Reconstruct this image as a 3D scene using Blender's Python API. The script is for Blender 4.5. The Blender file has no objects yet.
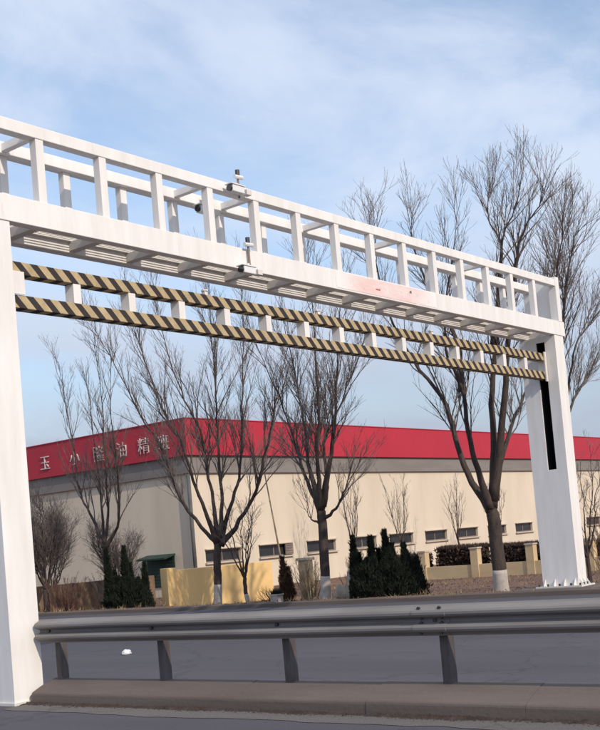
import bpy, math, random
from mathutils import Vector, Matrix, noise as mnoise
R_ = math.radians
scene = bpy.context.scene
col = scene.collection

# ------------------------------------------------------------------ camera
# x = along the gantry (across the road), y = along the road, z = up
FOC, CY, PITCH, ROLL, YAW = 1122.49, 484.3, 0.0516, -0.0859, 0.9031
fw = Vector((math.sin(YAW)*math.cos(PITCH), math.cos(YAW)*math.cos(PITCH), math.sin(PITCH)))
r0 = Vector((math.cos(YAW), -math.sin(YAW), 0)); u0 = r0.cross(fw)
cr = r0*math.cos(ROLL) + u0*math.sin(ROLL); cu = -r0*math.sin(ROLL) + u0*math.cos(ROLL)
cd = bpy.data.cameras.new('camera'); cam = bpy.data.objects.new('camera', cd); col.objects.link(cam)
cam.matrix_world = Matrix(((cr.x, cu.x, -fw.x, 0), (cr.y, cu.y, -fw.y, 0), (cr.z, cu.z, -fw.z, 1.5), (0, 0, 0, 1)))
cd.sensor_fit = 'HORIZONTAL'; cd.sensor_width = 36; cd.lens = FOC/600*36
cd.shift_y = (CY-365)/600; cd.clip_start = 0.1; cd.clip_end = 5000
scene.camera = cam

# ------------------------------------------------------------------ sky, sun, exposure
SUN_AZ, SUN_EL = -13, 33          # azimuth from -y towards +x
sd = Vector((math.sin(R_(SUN_AZ))*math.cos(R_(SUN_EL)), -math.cos(R_(SUN_AZ))*math.cos(R_(SUN_EL)), math.sin(R_(SUN_EL))))
w = bpy.data.worlds.new('World'); scene.world = w; w.use_nodes = True
nt = w.node_tree; N = nt.nodes; L = nt.links; N.clear()
out = N.new('ShaderNodeOutputWorld'); bg = N.new('ShaderNodeBackground'); bg.inputs[1].default_value = 0.135
sky = N.new('ShaderNodeTexSky'); sky.sky_type = 'NISHITA'; sky.sun_disc = False
sky.sun_elevation = R_(SUN_EL); sky.sun_rotation = R_(180-SUN_AZ); sky.air_density = 1.1; sky.dust_density = 0.6; sky.ozone_density = 2.0
tc = N.new('ShaderNodeTexCoord'); sep = N.new('ShaderNodeSeparateXYZ'); L.new(tc.outputs['Generated'], sep.inputs[0])
za = N.new('ShaderNodeMath'); za.operation = 'ADD'; za.inputs[1].default_value = 0.22; L.new(sep.outputs[2], za.inputs[0])
zm = N.new('ShaderNodeMath'); zm.operation = 'MAXIMUM'; zm.inputs[1].default_value = 0.05; L.new(za.outputs[0], zm.inputs[0])
dv = N.new('ShaderNodeVectorMath'); dv.operation = 'DIVIDE'
cmb = N.new('ShaderNodeCombineXYZ')
for i in range(3): L.new(zm.outputs[0], cmb.inputs[i])
L.new(tc.outputs['Generated'], dv.inputs[0]); L.new(cmb.outputs[0], dv.inputs[1])
mp = N.new('ShaderNodeMapping'); mp.inputs['Location'].default_value = (2.3, 5.4, 3); mp.inputs['Rotation'].default_value = (0, 0, 0.6)
mp.inputs['Scale'].default_value = (1.0, 1.25, 1); L.new(dv.outputs[0], mp.inputs[0])
nz = N.new('ShaderNodeTexNoise'); nz.inputs['Scale'].default_value = 1.5; nz.inputs['Detail'].default_value = 9; nz.inputs['Roughness'].default_value = 0.56
nz.inputs['Distortion'].default_value = 0.35
L.new(mp.outputs[0], nz.inputs['Vector'])
rp = N.new('ShaderNodeValToRGB'); rp.color_ramp.interpolation = 'EASE'
rp.color_ramp.elements[0].position = 0.34; rp.color_ramp.elements[0].color = (0.2, 0.2, 0.2, 1)
rp.color_ramp.elements[1].position = 0.585; rp.color_ramp.elements[1].color = (0.92, 0.92, 0.92, 1)
L.new(nz.outputs[0], rp.inputs[0])
mx = N.new('ShaderNodeMix'); mx.data_type = 'RGBA'
L.new(rp.outputs[0], mx.inputs[0]); L.new(sky.outputs[0], mx.inputs[6]); mx.inputs[7].default_value = (3.9, 4.4, 5.3, 1)
hz = N.new('ShaderNodeMapRange'); hz.interpolation_type = 'SMOOTHSTEP'; hz.inputs[1].default_value = 0.02; hz.inputs[2].default_value = 0.30; hz.inputs[3].default_value = 0.85; hz.inputs[4].default_value = 0.0
L.new(sep.outputs[2], hz.inputs[0])
mh = N.new('ShaderNodeMix'); mh.data_type = 'RGBA'; L.new(hz.outputs[0], mh.inputs[0]); L.new(mx.outputs[2], mh.inputs[6]); mh.inputs[7].default_value = (2.05, 2.3, 2.9, 1)
L.new(mh.outputs[2], bg.inputs[0]); L.new(bg.outputs[0], out.inputs[0])
sl = bpy.data.lights.new('sun', 'SUN'); sl.energy = 2.35; sl.angle = R_(0.6); sl.color = (1.0, 0.865, 0.715)
so = bpy.data.objects.new('sun', sl); col.objects.link(so); so.rotation_euler = (-sd).to_track_quat('-Z', 'Y').to_euler(); so.location = sd*40
scene.view_settings.view_transform = 'Standard'; scene.view_settings.look = 'None'
scene.view_settings.exposure = 0.45; scene.view_settings.gamma = 1; scene.view_settings.use_curve_mapping = False

# ------------------------------------------------------------------ materials
def mat(name, c, rough=0.7, var=0.15, scale=(3, 3, 3), metal=0.0, bump=0.0, bscale=60, c2=None, spec=0.3):
    m = bpy.data.materials.new(name); m.use_nodes = True
    n = m.node_tree.nodes; l = m.node_tree.links; b = n['Principled BSDF']
    b.inputs['Roughness'].default_value = rough; b.inputs['Metallic'].default_value = metal
    b.inputs['Specular IOR Level'].default_value = spec
    g = n.new('ShaderNodeNewGeometry'); mpn = n.new('ShaderNodeMapping'); mpn.inputs['Scale'].default_value = scale
    l.new(g.outputs['Position'], mpn.inputs[0])
    t = n.new('ShaderNodeTexNoise'); t.inputs['Scale'].default_value = 1; t.inputs['Detail'].default_value = 8; t.inputs['Roughness'].default_value = 0.62
    l.new(mpn.outputs[0], t.inputs['Vector'])
    r = n.new('ShaderNodeValToRGB'); e = r.color_ramp.elements
    e[0].position = 0.3; e[1].position = 0.7
    lo = c2 if c2 else tuple(x*(1-var) for x in c); hi = c if c2 else tuple(min(1, x*(1+var)) for x in c)
    e[0].color = (*lo, 1); e[1].color = (*hi, 1)
    l.new(t.outputs[0], r.inputs[0]); l.new(r.outputs[0], b.inputs['Base Color'])
    if bump:
        t2 = n.new('ShaderNodeTexNoise'); t2.inputs['Scale'].default_value = bscale; t2.inputs['Detail'].default_value = 5
        l.new(g.outputs['Position'], t2.inputs['Vector'])
        bp = n.new('ShaderNodeBump'); bp.inputs['Strength'].default_value = bump; bp.inputs['Distance'].default_value = 0.02
        l.new(t2.outputs[0], bp.inputs['Height']); l.new(bp.outputs[0], b.inputs['Normal'])
    return m
M = {}
M['white'] = mat('white_paint', (0.84, 0.82, 0.80), 0.42, scale=(5, 5, 0.7), c2=(0.73, 0.70, 0.665), bump=0.05, bscale=25)
def weather(m, amt=0.35):
    n = m.node_tree.nodes; l = m.node_tree.links; b = n['Principled BSDF']; ramp = [x for x in n if x.type == 'VALTORGB'][0]; g = [x for x in n if x.type == 'NEW_GEOMETRY'][0]
    mp_ = n.new('ShaderNodeMapping'); mp_.inputs['Scale'].default_value = (9, 9, 1.1); l.new(g.outputs['Position'], mp_.inputs[0])
    t = n.new('ShaderNodeTexNoise'); t.inputs['Scale'].default_value = 1; t.inputs['Detail'].default_value = 9; t.inputs['Roughness'].default_value = 0.7; l.new(mp_.outputs[0], t.inputs['Vector'])
    r = n.new('ShaderNodeMapRange'); r.inputs[1].default_value = 0.60; r.inputs[2].default_value = 0.80; r.inputs[3].default_value = 0; r.inputs[4].default_value = amt; l.new(t.outputs[0], r.inputs[0])
    x = n.new('ShaderNodeMix'); x.data_type = 'RGBA'; l.new(r.outputs[0], x.inputs[0]); l.new(ramp.outputs[0], x.inputs[6]); x.inputs[7].default_value = (0.42, 0.33, 0.26, 1); l.new(x.outputs[2], b.inputs['Base Color'])
weather(M['white'])
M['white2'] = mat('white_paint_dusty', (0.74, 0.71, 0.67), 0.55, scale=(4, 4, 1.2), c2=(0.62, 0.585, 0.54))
M['pipe'] = mat('grey_pipe', (0.10, 0.10, 0.10), 0.7, 0.2)
M['dark'] = mat('shaded_dark_steel', (0.012, 0.013, 0.017), 0.8, 0.2)  # bare steel taken down to near black, shade of the slot included
M['steel'] = mat('galvanised_steel', (0.275, 0.258, 0.248), 0.75, scale=(2.5, 0.8, 9), c2=(0.185, 0.168, 0.158), metal=0.1, bump=0.06, bscale=40)
M['steel_d'] = mat('rusty_post_steel', (0.13, 0.12, 0.125), 0.65, scale=(9, 9, 3), c2=(0.075, 0.058, 0.052), metal=0.25)
M['bolt'] = mat('bolt_steel', (0.08, 0.075, 0.07), 0.5, 0.2, metal=0.6)
M['concrete'] = mat('kerb_concrete', (0.165, 0.133, 0.117), 0.9, scale=(1.1, 0.35, 5), c2=(0.095, 0.075, 0.066), bump=0.18, bscale=22)
M['soil'] = mat('bare_soil', (0.215, 0.125, 0.085), 0.95, scale=(0.7, 0.7, 0.7), c2=(0.105, 0.064, 0.052), bump=0.8, bscale=9)
M['dirt'] = mat('kerb_dirt', (0.07, 0.052, 0.044), 0.95, 0.35, scale=(9, 9, 9))
M['red'] = mat('red_fascia', (0.47, 0.028, 0.05), 0.5, scale=(0.5, 0.5, 0.4), c2=(0.40, 0.024, 0.045))
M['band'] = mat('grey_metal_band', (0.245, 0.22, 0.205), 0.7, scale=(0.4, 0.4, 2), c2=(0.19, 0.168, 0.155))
M['cream'] = mat('cream_render', (0.68, 0.59, 0.475), 0.85, scale=(0.6, 0.6, 0.15), c2=(0.58, 0.495, 0.39))
M['plinth'] = mat('cream_fence_paint', (0.66, 0.51, 0.31), 0.85, scale=(0.8, 0.8, 2), c2=(0.52, 0.39, 0.24))
M['yellow'] = mat('yellow_wall_paint', (0.87, 0.60, 0.275), 0.8, scale=(1.2, 1.2, 0.8), c2=(0.78, 0.52, 0.225))
M['tan'] = mat('tan_wall', (0.25, 0.165, 0.105), 0.9, scale=(2.4, 2.4, 1.0), c2=(0.13, 0.08, 0.055), bump=0.5, bscale=12)
M['roof'] = mat('roof_sheet', (0.3, 0.06, 0.06), 0.7, 0.1)
M['glass'] = mat('dark_window_glass', (0.03, 0.032, 0.036), 0.12, 0.3, scale=(1, 1, 2), spec=0.6)
M['frame'] = mat('window_frame', (0.22, 0.175, 0.15), 0.7, 0.2)
M['sill'] = mat('window_sill', (0.5, 0.43, 0.35), 0.8, 0.1)
M['green'] = mat('dark_green_shutter', (0.022, 0.045, 0.038), 0.6, 0.25)
M['letter'] = mat('letter_white', (0.68, 0.58, 0.56), 0.6, 0.2)
M['bark'] = mat('bark', (0.088, 0.066, 0.056), 0.9, scale=(12, 12, 3), c2=(0.04, 0.03, 0.028), bump=0.6, bscale=30)
M['twig'] = mat('twig_bark', (0.135, 0.112, 0.104), 0.9, 0.3, scale=(3, 3, 3))
M['twig_red'] = mat('reddish_twig', (0.135, 0.078, 0.06), 0.9, 0.3)
M['dry'] = mat('dry_stem', (0.30, 0.225, 0.145), 0.9, 0.3)
M['wash'] = mat('whitewash', (0.50, 0.46, 0.42), 0.9, scale=(7, 7, 7), c2=(0.36, 0.315, 0.28))
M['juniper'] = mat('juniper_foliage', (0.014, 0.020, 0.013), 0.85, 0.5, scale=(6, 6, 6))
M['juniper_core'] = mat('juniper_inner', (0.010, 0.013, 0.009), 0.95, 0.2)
M['hedge'] = mat('winter_hedge', (0.062, 0.040, 0.032), 0.9, 0.45, scale=(5, 5, 5))
M['brown_leaf'] = mat('brown_cypress', (0.075, 0.040, 0.026), 0.9, 0.4, scale=(8, 8, 8))
M['stone'] = mat('pale_stone', (0.50, 0.44, 0.36), 0.9, scale=(4, 4, 4), c2=(0.33, 0.28, 0.22), bump=0.4, bscale=14)
M['straw'] = mat('dry_grass', (0.30, 0.225, 0.13), 0.95, 0.35, scale=(2, 2, 2))
M['leaf_litter'] = mat('leaf_litter', (0.135, 0.08, 0.052), 0.95, 0.4, scale=(4, 4, 4))
M['plastic'] = mat('white_plastic', (0.75, 0.75, 0.75), 0.4, 0.05)
M['lens'] = mat('lens_glass', (0.02, 0.022, 0.03), 0.1, 0.1, spec=0.7)

def asphalt(name, c, c2):
    m = mat(name, c, 0.82, scale=(0.55, 0.09, 1), c2=c2, bump=0.35, bscale=90, spec=0.25)
    n = m.node_tree.nodes; l = m.node_tree.links; b = n['Principled BSDF']
    ramp = [x for x in n if x.type == 'VALTORGB'][0]
    g = [x for x in n if x.type == 'NEW_GEOMETRY'][0]
    t = n.new('ShaderNodeTexNoise'); t.inputs['Scale'].default_value = 120; t.inputs['Detail'].default_value = 3
    l.new(g.outputs['Position'], t.inputs['Vector'])
    mr = n.new('ShaderNodeMapRange'); mr.inputs[1].default_value = 0.3; mr.inputs[2].default_value = 0.7; mr.inputs[3].default_value = 0.7; mr.inputs[4].default_value = 1.3
    l.new(t.outputs[0], mr.inputs[0])
    x = n.new('ShaderNodeMix'); x.data_type = 'RGBA'; x.blend_type = 'MULTIPLY'; x.inputs[0].default_value = 1
    l.new(ramp.outputs[0], x.inputs[6]); l.new(mr.outputs[0], x.inputs[7])
    vo = n.new('ShaderNodeTexVoronoi'); vo.feature = 'DISTANCE_TO_EDGE'; vo.inputs['Scale'].default_value = 0.33; vo.inputs['Randomness'].default_value = 1
    ds = n.new('ShaderNodeTexNoise'); ds.inputs['Scale'].default_value = 2.5; ds.inputs['Detail'].default_value = 6; l.new(g.outputs['Position'], ds.inputs['Vector'])
    ad = n.new('ShaderNodeMix'); ad.data_type = 'RGBA'; ad.blend_type = 'ADD'; ad.inputs[0].default_value = 0.8; l.new(g.outputs['Position'], ad.inputs[6]); l.new(ds.outputs[1], ad.inputs[7]); l.new(ad.outputs[2], vo.inputs['Vector'])
    ck = n.new('ShaderNodeMapRange'); ck.inputs[1].default_value = 0.0; ck.inputs[2].default_value = 0.012; ck.inputs[3].default_value = 0.76; ck.inputs[4].default_value = 1.0; l.new(vo.outputs['Distance'], ck.inputs[0])
    x2 = n.new('ShaderNodeMix'); x2.data_type = 'RGBA'; x2.blend_type = 'MULTIPLY'; x2.inputs[0].default_value = 1; l.new(x.outputs[2], x2.inputs[6]); l.new(ck.outputs[0], x2.inputs[7]); l.new(x2.outputs[2], b.inputs['Base Color'])
    return m
M['road'] = asphalt('asphalt', (0.108, 0.102, 0.116), (0.070, 0.066, 0.077))
M['gutter'] = asphalt('gutter_dust', (0.17, 0.15, 0.14), (0.11, 0.098, 0.094))

def stripes():
    m = mat('hazard_stripes', (0.54, 0.43, 0.25), 0.7, scale=(6, 6, 6), c2=(0.38, 0.29, 0.17))
    n = m.node_tree.nodes; l = m.node_tree.links; b = n['Principled BSDF']
    ramp = [x for x in n if x.type == 'VALTORGB'][0]; g = [x for x in n if x.type == 'NEW_GEOMETRY'][0]
    s = n.new('ShaderNodeSeparateXYZ'); l.new(g.outputs['Position'], s.inputs[0])
    a = n.new('ShaderNodeMath'); a.operation = 'ADD'; l.new(s.outputs[0], a.inputs[0]); l.new(s.outputs[2], a.inputs[1])
    d = n.new('ShaderNodeMath'); d.operation = 'DIVIDE'; d.inputs[1].default_value = 0.243; l.new(a.outputs[0], d.inputs[0])
    f = n.new('ShaderNodeMath'); f.operation = 'FRACT'; l.new(d.outputs[0], f.inputs[0])
    t = n.new('ShaderNodeMath'); t.operation = 'GREATER_THAN'; t.inputs[1].default_value = 0.52; l.new(f.outputs[0], t.inputs[0])
    x = n.new('ShaderNodeMix'); x.data_type = 'RGBA'; l.new(t.outputs[0], x.inputs[0]); l.new(ramp.outputs[0], x.inputs[6]); x.inputs[7].default_value = (0.040, 0.032, 0.030, 1)
    l.new(x.outputs[2], b.inputs['Base Color'])
    return m
M['stripe'] = stripes()
def banner():
    m = mat('faded_red_lettering', (0.80, 0.70, 0.67), 0.5, scale=(2.0, 2, 5), c2=(0.78, 0.53, 0.50))
    n = m.node_tree.nodes; l = m.node_tree.links; b = n['Principled BSDF']
    ramp = [x for x in n if x.type == 'VALTORGB'][0]; g = [x for x in n if x.type == 'NEW_GEOMETRY'][0]
    s = n.new('ShaderNodeSeparateXYZ'); l.new(g.outputs['Position'], s.inputs[0])
    d = n.new('ShaderNodeMath'); d.operation = 'SUBTRACT'; d.inputs[1].default_value = 15.75; l.new(s.outputs[0], d.inputs[0])
    a = n.new('ShaderNodeMath'); a.operation = 'ABSOLUTE'; l.new(d.outputs[0], a.inputs[0])
    r = n.new('ShaderNodeMapRange'); r.interpolation_type = 'SMOOTHSTEP'; r.inputs[1].default_value = 0.75; r.inputs[2].default_value = 1.5; r.inputs[3].default_value = 1; r.inputs[4].default_value = 0
    l.new(a.outputs[0], r.inputs[0])
    x = n.new('ShaderNodeMix'); x.data_type = 'RGBA'; l.new(r.outputs[0], x.inputs[0]); x.inputs[6].default_value = (0.815, 0.795, 0.775, 1); l.new(ramp.outputs[0], x.inputs[7])
    l.new(x.outputs[2], b.inputs['Base Color'])
    return m
M['banner'] = banner()
M['banner_red'] = mat('faded_red_mark', (0.55, 0.16, 0.15), 0.6, 0.2)

# ------------------------------------------------------------------ mesh helpers
class MB:
    def __init__(s): s.v = []; s.f = []
    def box(s, x0, x1, y0, y1, z0, z1):
        b = len(s.v)
        s.v += [(x0, y0, z0), (x1, y0, z0), (x1, y1, z0), (x0, y1, z0), (x0, y0, z1), (x1, y0, z1), (x1, y1, z1), (x0, y1, z1)]
        s.f += [tuple(b+i for i in q) for q in ((0, 3, 2, 1), (4, 5, 6, 7), (0, 1, 5, 4), (1, 2, 6, 5), (2, 3, 7, 6), (3, 0, 4, 7))]
        return s
    def prism(s, prof, a, b_):
        """closed profile (list of 3d tuples) swept from offset a to offset b_"""
        k = len(s.v); n = len(prof)
        s.v += [tuple(p[i]+a[i] for i in range(3)) for p in prof] + [tuple(p[i]+b_[i] for i in range(3)) for p in prof]
        s.f += [(k+i, k+(i+1) % n, k+n+(i+1) % n, k+n+i) for i in range(n)] + [tuple(k+n-1-i for i in range(n)), tuple(k+n+i for i in range(n))]
        return s
    def tube(s, pts, rad, sides=6, cap=True):
        pts = [Vector(p) for p in pts]; k = len(s.v); n = len(pts)
        ref = Vector((0.31, 0.95, 0.05))
        for i, p in enumerate(pts):
            t = (pts[min(i+1, n-1)]-pts[max(i-1, 0)])
            t = t.normalized() if t.length > 1e-9 else Vector((0, 0, 1))
            a = t.cross(ref)
            if a.length < 1e-3: a = t.cross(Vector((1, 0, 0)))
            a.normalize(); b = t.cross(a); r = rad[i] if isinstance(rad, (list, tuple)) else rad
            for j in range(sides):
                an = 2*math.pi*j/sides
                s.v.append(tuple(p + a*(math.cos(an)*r) + b*(math.sin(an)*r)))
        for i in range(n-1):
            for j in range(sides):
                s.f.append((k+i*sides+j, k+i*sides+(j+1) % sides, k+(i+1)*sides+(j+1) % sides, k+(i+1)*sides+j))
        if cap:
            s.f.append(tuple(k+sides-1-j for j in range(sides))); s.f.append(tuple(k+(n-1)*sides+j for j in range(sides)))
        return s
    def leaf(s, p, d, w, l):
        d = d.normalized(); a = d.cross(Vector((random.uniform(-1, 1), random.uniform(-1, 1), random.uniform(-1, 1))))
        if a.length < 1e-3: return
        a.normalize(); k = len(s.v)
        s.v += [tuple(p-a*w), tuple(p+a*w), tuple(p+d*l)]; s.f.append((k, k+1, k+2))
    def mesh(s, name, m, org=(0, 0, 0), smooth=False):
        me = bpy.data.meshes.new(name)
        me.from_pydata([(x-org[0], y-org[1], z-org[2]) for x, y, z in s.v], [], s.f); me.validate(); me.update()
        me.materials.append(m)
        if smooth: me.polygons.foreach_set('use_smooth', [True]*len(me.polygons))
        return me
    def build(s, name, m, parent=None, smooth=False, bevel=0):
        org = wloc(parent) if parent else Vector((0, 0, 0))
        o = bpy.data.objects.new(name, s.mesh(name, m, org, smooth)); col.objects.link(o); o.parent = parent
        if bevel: bev(o, bevel)
        return o
def bev(o, wd):
    b = o.modifiers.new('bevel', 'BEVEL'); b.width = wd; b.segments = 2; b.limit_method = 'ANGLE'
def wloc(o):
    v = Vector((0, 0, 0))
    while o: v = v + Vector(o.location); o = o.parent
    return v
def place(name, me, loc, parent, bevel=0, rz=0):
    o = bpy.data.objects.new(name, me); col.objects.link(o); o.parent = parent
    o.location = Vector(loc) - (wloc(parent) if parent else Vector((0, 0, 0))); o.rotation_euler.z = rz
    if bevel: bev(o, bevel)
    return o
def tag(o, label=None, cat=None, group=None, kind=None):
    for k, v in (('label', label), ('category', cat), ('group', group), ('kind', kind)):
        if v: o[k] = v
    return o
def thing(name, loc, label, cat, group=None):
    o = bpy.data.objects.new(name, None); col.objects.link(o); o.location = loc; o.empty_display_size = 0.3
    return tag(o, label, cat, group)

# ------------------------------------------------------------------ ground, road, kerbs
def sheet(name, x0, x1, y0, y1, z0, z1, m):
    return tag(MB().box(x0, x1, y0, y1, z0, z1).build(name, m), kind='structure')
g = MB(); g.v = [(-2500, -2500, -0.42), (2500, -2500, -0.42), (2500, 2500, -0.42), (-2500, 2500, -0.42)]; g.f = [(0, 1, 2, 3)]
tag(g.build('ground', M['soil']), kind='structure')
sheet('road', -14, 20.9, -160, 320, -0.38, 0.0, M['road'])
gm = MB(); gy = [10.1-0.12*k for k in range(240)]
for k, y in enumerate(gy):
    e = 7.36+0.10*mnoise.noise(Vector((y*0.7, 3, 0)))+0.05*mnoise.noise(Vector((y*3.1, 9, 0)))+0.02*mnoise.noise(Vector((y*9, 1, 0)))
    gm.v += [(7.775, y, 0.004), (e, y, 0.004)]
    if k: gm.f.append((2*k-2, 2*k-1, 2*k+1, 2*k))
tag(gm.build('gutter_strip', M['gutter']), kind='structure')
# median kerb, rounded nose, slightly uneven
def kerb_profile(x0, x1, h, r=0.035):
    p = [(x0, 0, -0.02), (x0+0.012, 0, h-r)]
    for i in range(1, 5):
        a = math.pi/2*i/4
        p.append((x0+0.012+r*(1-math.cos(a)), 0, h-r+r*math.sin(a)))
    p += [(x1-r, 0, h), (x1, 0, h-r), (x1, 0, -0.02)]
    return p
kt = bpy.data.objects.new('median_kerb', None); col.objects.link(kt); kt.location = (8.18, 10.1, 0); kt['kind'] = 'structure'
random.seed(3)
y = 10.12
kp = [(7.78, 0, -.02), (7.786, 0, .09), (7.791, 0, .106), (7.802, 0, .118), (7.82, 0, .126), (7.92, 0, .168), (8.05, 0, .214), (8.13, 0, .23), (8.165, 0, .222), (8.175, 0, .2), (8.175, 0, -.02)]
pm = MB().prism(kp, (0, -1.493, 0), (0, 0, 0)).mesh('kerb_stone', M['concrete'], (8.18, 0, 0))
for i in range(16):
    place('kerb_stone', pm, (8.18+random.uniform(-.004, .004), y, random.uniform(-.004, .003)), kt); y -= 1.496
far = tag(MB().prism(kerb_profile(20.9, 21.15, 0.1, 0.03), (0, -120, 0), (0, 240, 0)).build('far_kerb', M['concrete']), kind='structure')
# verge: gently falling sheet of bare soil
vg = MB(); random.seed(8)
xs = [21.15, 21.6, 22.2, 22.9, 23.4, 24, 25, 26, 27, 28, 29, 30, 31, 33, 36, 40, 50, 70, 110, 200]
ys = [-120, -60, -30, -10, 0, 4] + [4+0.5*i for i in range(1, 64)] + [40, 50, 70, 110, 200, 300]
for xx in xs:
    for yy in ys:
        base = 0.05 if xx < 22.7 else (-0.2 if xx > 23.3 else -0.05)
        vg.v.append((xx, yy, base + (0.03*mnoise.noise(Vector((xx*0.9, yy*0.9, 0))) if xx > 21.2 else 0)))
ny = len(ys)
for i in range(len(xs)-1):
    for j in range(ny-1): vg.f.append((i*ny+j, (i+1)*ny+j, (i+1)*ny+j+1, i*ny+j+1))
tag(vg.build('verge', M['soil'], smooth=True), kind='structure')
pad = tag(MB().box(21.55, 22.95, 9.7, 11.5, -0.3, 0.088).build('footing_pad', M['concrete'], bevel=0.02), kind='structure')

# dirt swept against the kerb
dm = MB(); random.seed(21)
def dirt_clump(cy, ln, n):
    for i in range(n):
        yy = cy + random.gauss(0, ln); xx = 7.775 - abs(random.gauss(0, 0.05)); s = random.uniform(0.005, 0.024)*(1.0 if xx > 7.7 else 0.6)
        k = len(dm.v)
        for dx, dy, dz in ((1, 0, 0), (-.5, .9, 0), (-.5, -.9, 0), (0, 0, 1)):
            dm.v.append((xx+dx*s*random.uniform(.6, 1.6), yy+dy*s*random.uniform(.6, 2.2), 0.003+dz*s*random.uniform(.4, 1.2)))
        dm.f += [(k, k+1, k+3), (k+1, k+2, k+3), (k+2, k, k+3)]
for cy, ln, n in ((9.1, .28, 260), (7.75, .22, 200), (6.3, .14, 110), (4.95, .28, 260), (4.7, .1, 90), (3.4, .2, 130), (10.0, .2, 140), (6, 3, 400)): dirt_clump(cy, ln, n*4)
tag(dm.build('kerb_dirt', M['dirt']), 'dark soil and dead leaves swept against the median kerb', 'dirt', kind='stuff')

# ------------------------------------------------------------------ gantry
GV = 10.165; GB = GV+0.83; ZB0, ZB1, ZT0, ZT1 = 5.42, 5.73, 6.49, 6.64
gan = thing('height_limit_gantry', (8.0, GV, 0.0), 'white steel truss gantry spanning the road with striped height limit bars', 'gantry')
PW = M['white']
def column(x0, x1, inner, zb, fl=.12):
    c = bpy.data.objects.new('column', None)
    y0, y1 = GV+0.012, GB-0.004; s0, s1 = GV+0.255, GV+0.455; za, zc = 2.58, 5.30; ZT = ZB0-0.006
    m = MB(); dpt = 0.34
    m.box(x0, x1, y0, y1, zb, za); m.box(x0, x1, y0, s0, za, zc); m.box(x0, x1, s1, y1, za, zc); m.box(x0, x1, y0, y1, zc, ZT)
    if inner < 0: m.box(x0+dpt, x1-0.002, s0, s1, za, zc)
    else: m.box(x0+0.002, x1-dpt, s0, s1, za, zc)
    o = m.build('column', PW, gan)
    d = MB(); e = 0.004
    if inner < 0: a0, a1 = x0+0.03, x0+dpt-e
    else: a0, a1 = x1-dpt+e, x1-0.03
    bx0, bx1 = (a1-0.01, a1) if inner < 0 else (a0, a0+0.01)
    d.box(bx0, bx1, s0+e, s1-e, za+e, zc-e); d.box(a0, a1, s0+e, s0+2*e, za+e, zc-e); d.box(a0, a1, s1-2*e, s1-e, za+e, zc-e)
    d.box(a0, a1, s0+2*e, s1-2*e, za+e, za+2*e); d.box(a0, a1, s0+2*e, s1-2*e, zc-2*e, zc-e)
    d.build('slot_shade_lining', M['dark'], o)  # lining colour carries the deep shade inside the hollow column
    cx, cyy = (x0+x1)/2, (y0+y1)/2
    MB().box(x0-fl, x1+min(fl, .16), y0-fl, y1+fl, zb-0.03, zb).build('base_plate', M['white2'], o)
    def gus(px, py, dx, dy):
        t = 0.012
        prof = [(px, py, zb), (px+dx*0.09, py+dy*0.09, zb), (px+dx*0.09, py+dy*0.09, zb+0.02), (px, py, zb+0.15)]
        n = (dy*t, dx*t, 0)
        MB().prism(prof, tuple(-q/2 for q in n), tuple(q/2 for q in n)).build('gusset', PW, o)
    if fl < .1: return o
    for k in (0.12, 0.5, 0.88):
        gus(x0+(x1-x0)*k, y0-0.001, 0, -1)
    for k in (0.08, 0.36, 0.64, 0.92):
        yy = y0+(y1-y0)*k; gus(x0-0.001, yy, -1, 0); gus(x1+0.001, yy, 1, 0)
    bolt = MB().tube([(0, 0, 0), (0, 0, 0.05)], 0.022, 6).mesh('anchor_bolt', M['bolt'])
    for bx in (x0-0.06, x1+0.06):
        for k in (0.0, 0.22, 0.5, 0.78, 1.0): place('anchor_bolt', bolt, (bx, y0-0.06+(y1-y0+0.12)*k, zb), o)
    for bx in (x0+0.3*(x1-x0), x0+0.7*(x1-x0)): place('anchor_bolt', bolt, (bx, y0-0.06, zb), o)
    return o
column(7.60, 8.00, 1, 0.03, .02); column(22.0, 22.42, -1, 0.118)
MB().box(7.42, 22.52, GV, GV+0.14, ZB0, ZB1).build('front_beam', PW, gan, bevel=0.008)
MB().box(7.42, 22.52, GB-0.14, GB, ZB0, ZB1-0.05).build('back_beam', PW, gan, bevel=0.008)
MB().box(7.42, 22.42, GV+0.003, GV+0.143, ZT0, ZT1).build('front_top_chord', PW, gan, bevel=0.008)
MB().box(7.42, 22.42, GB-0.2, GB-0.02, ZT0, ZT1).build('back_top_chord', PW, gan, bevel=0.008)
# underside
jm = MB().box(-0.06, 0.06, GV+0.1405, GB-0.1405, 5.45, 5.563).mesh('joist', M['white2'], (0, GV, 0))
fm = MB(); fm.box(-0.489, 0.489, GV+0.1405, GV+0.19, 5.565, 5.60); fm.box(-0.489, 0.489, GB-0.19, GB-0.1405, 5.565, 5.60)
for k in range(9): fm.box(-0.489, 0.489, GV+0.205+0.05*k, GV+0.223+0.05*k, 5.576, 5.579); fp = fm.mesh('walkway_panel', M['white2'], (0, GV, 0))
pf = MB().box(-0.058, 0.058, GV+0.012, GV+0.125, ZB1, ZT0).mesh('truss_post', PW, (0, GV, 0))
pb = MB().box(-0.055, 0.055, GB-0.13, GB-0.03, ZB1-0.05, ZT0).mesh('back_truss_post', PW, (0, GV, 0))
cm = MB().box(-0.045, 0.045, GV+0.143, GB-0.2, ZT0+0.02, ZT1-0.035).mesh('cross_member', PW, (0, GV, 0))
PX = [8.52+0.981*i for i in range(-1, 15)]
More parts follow.
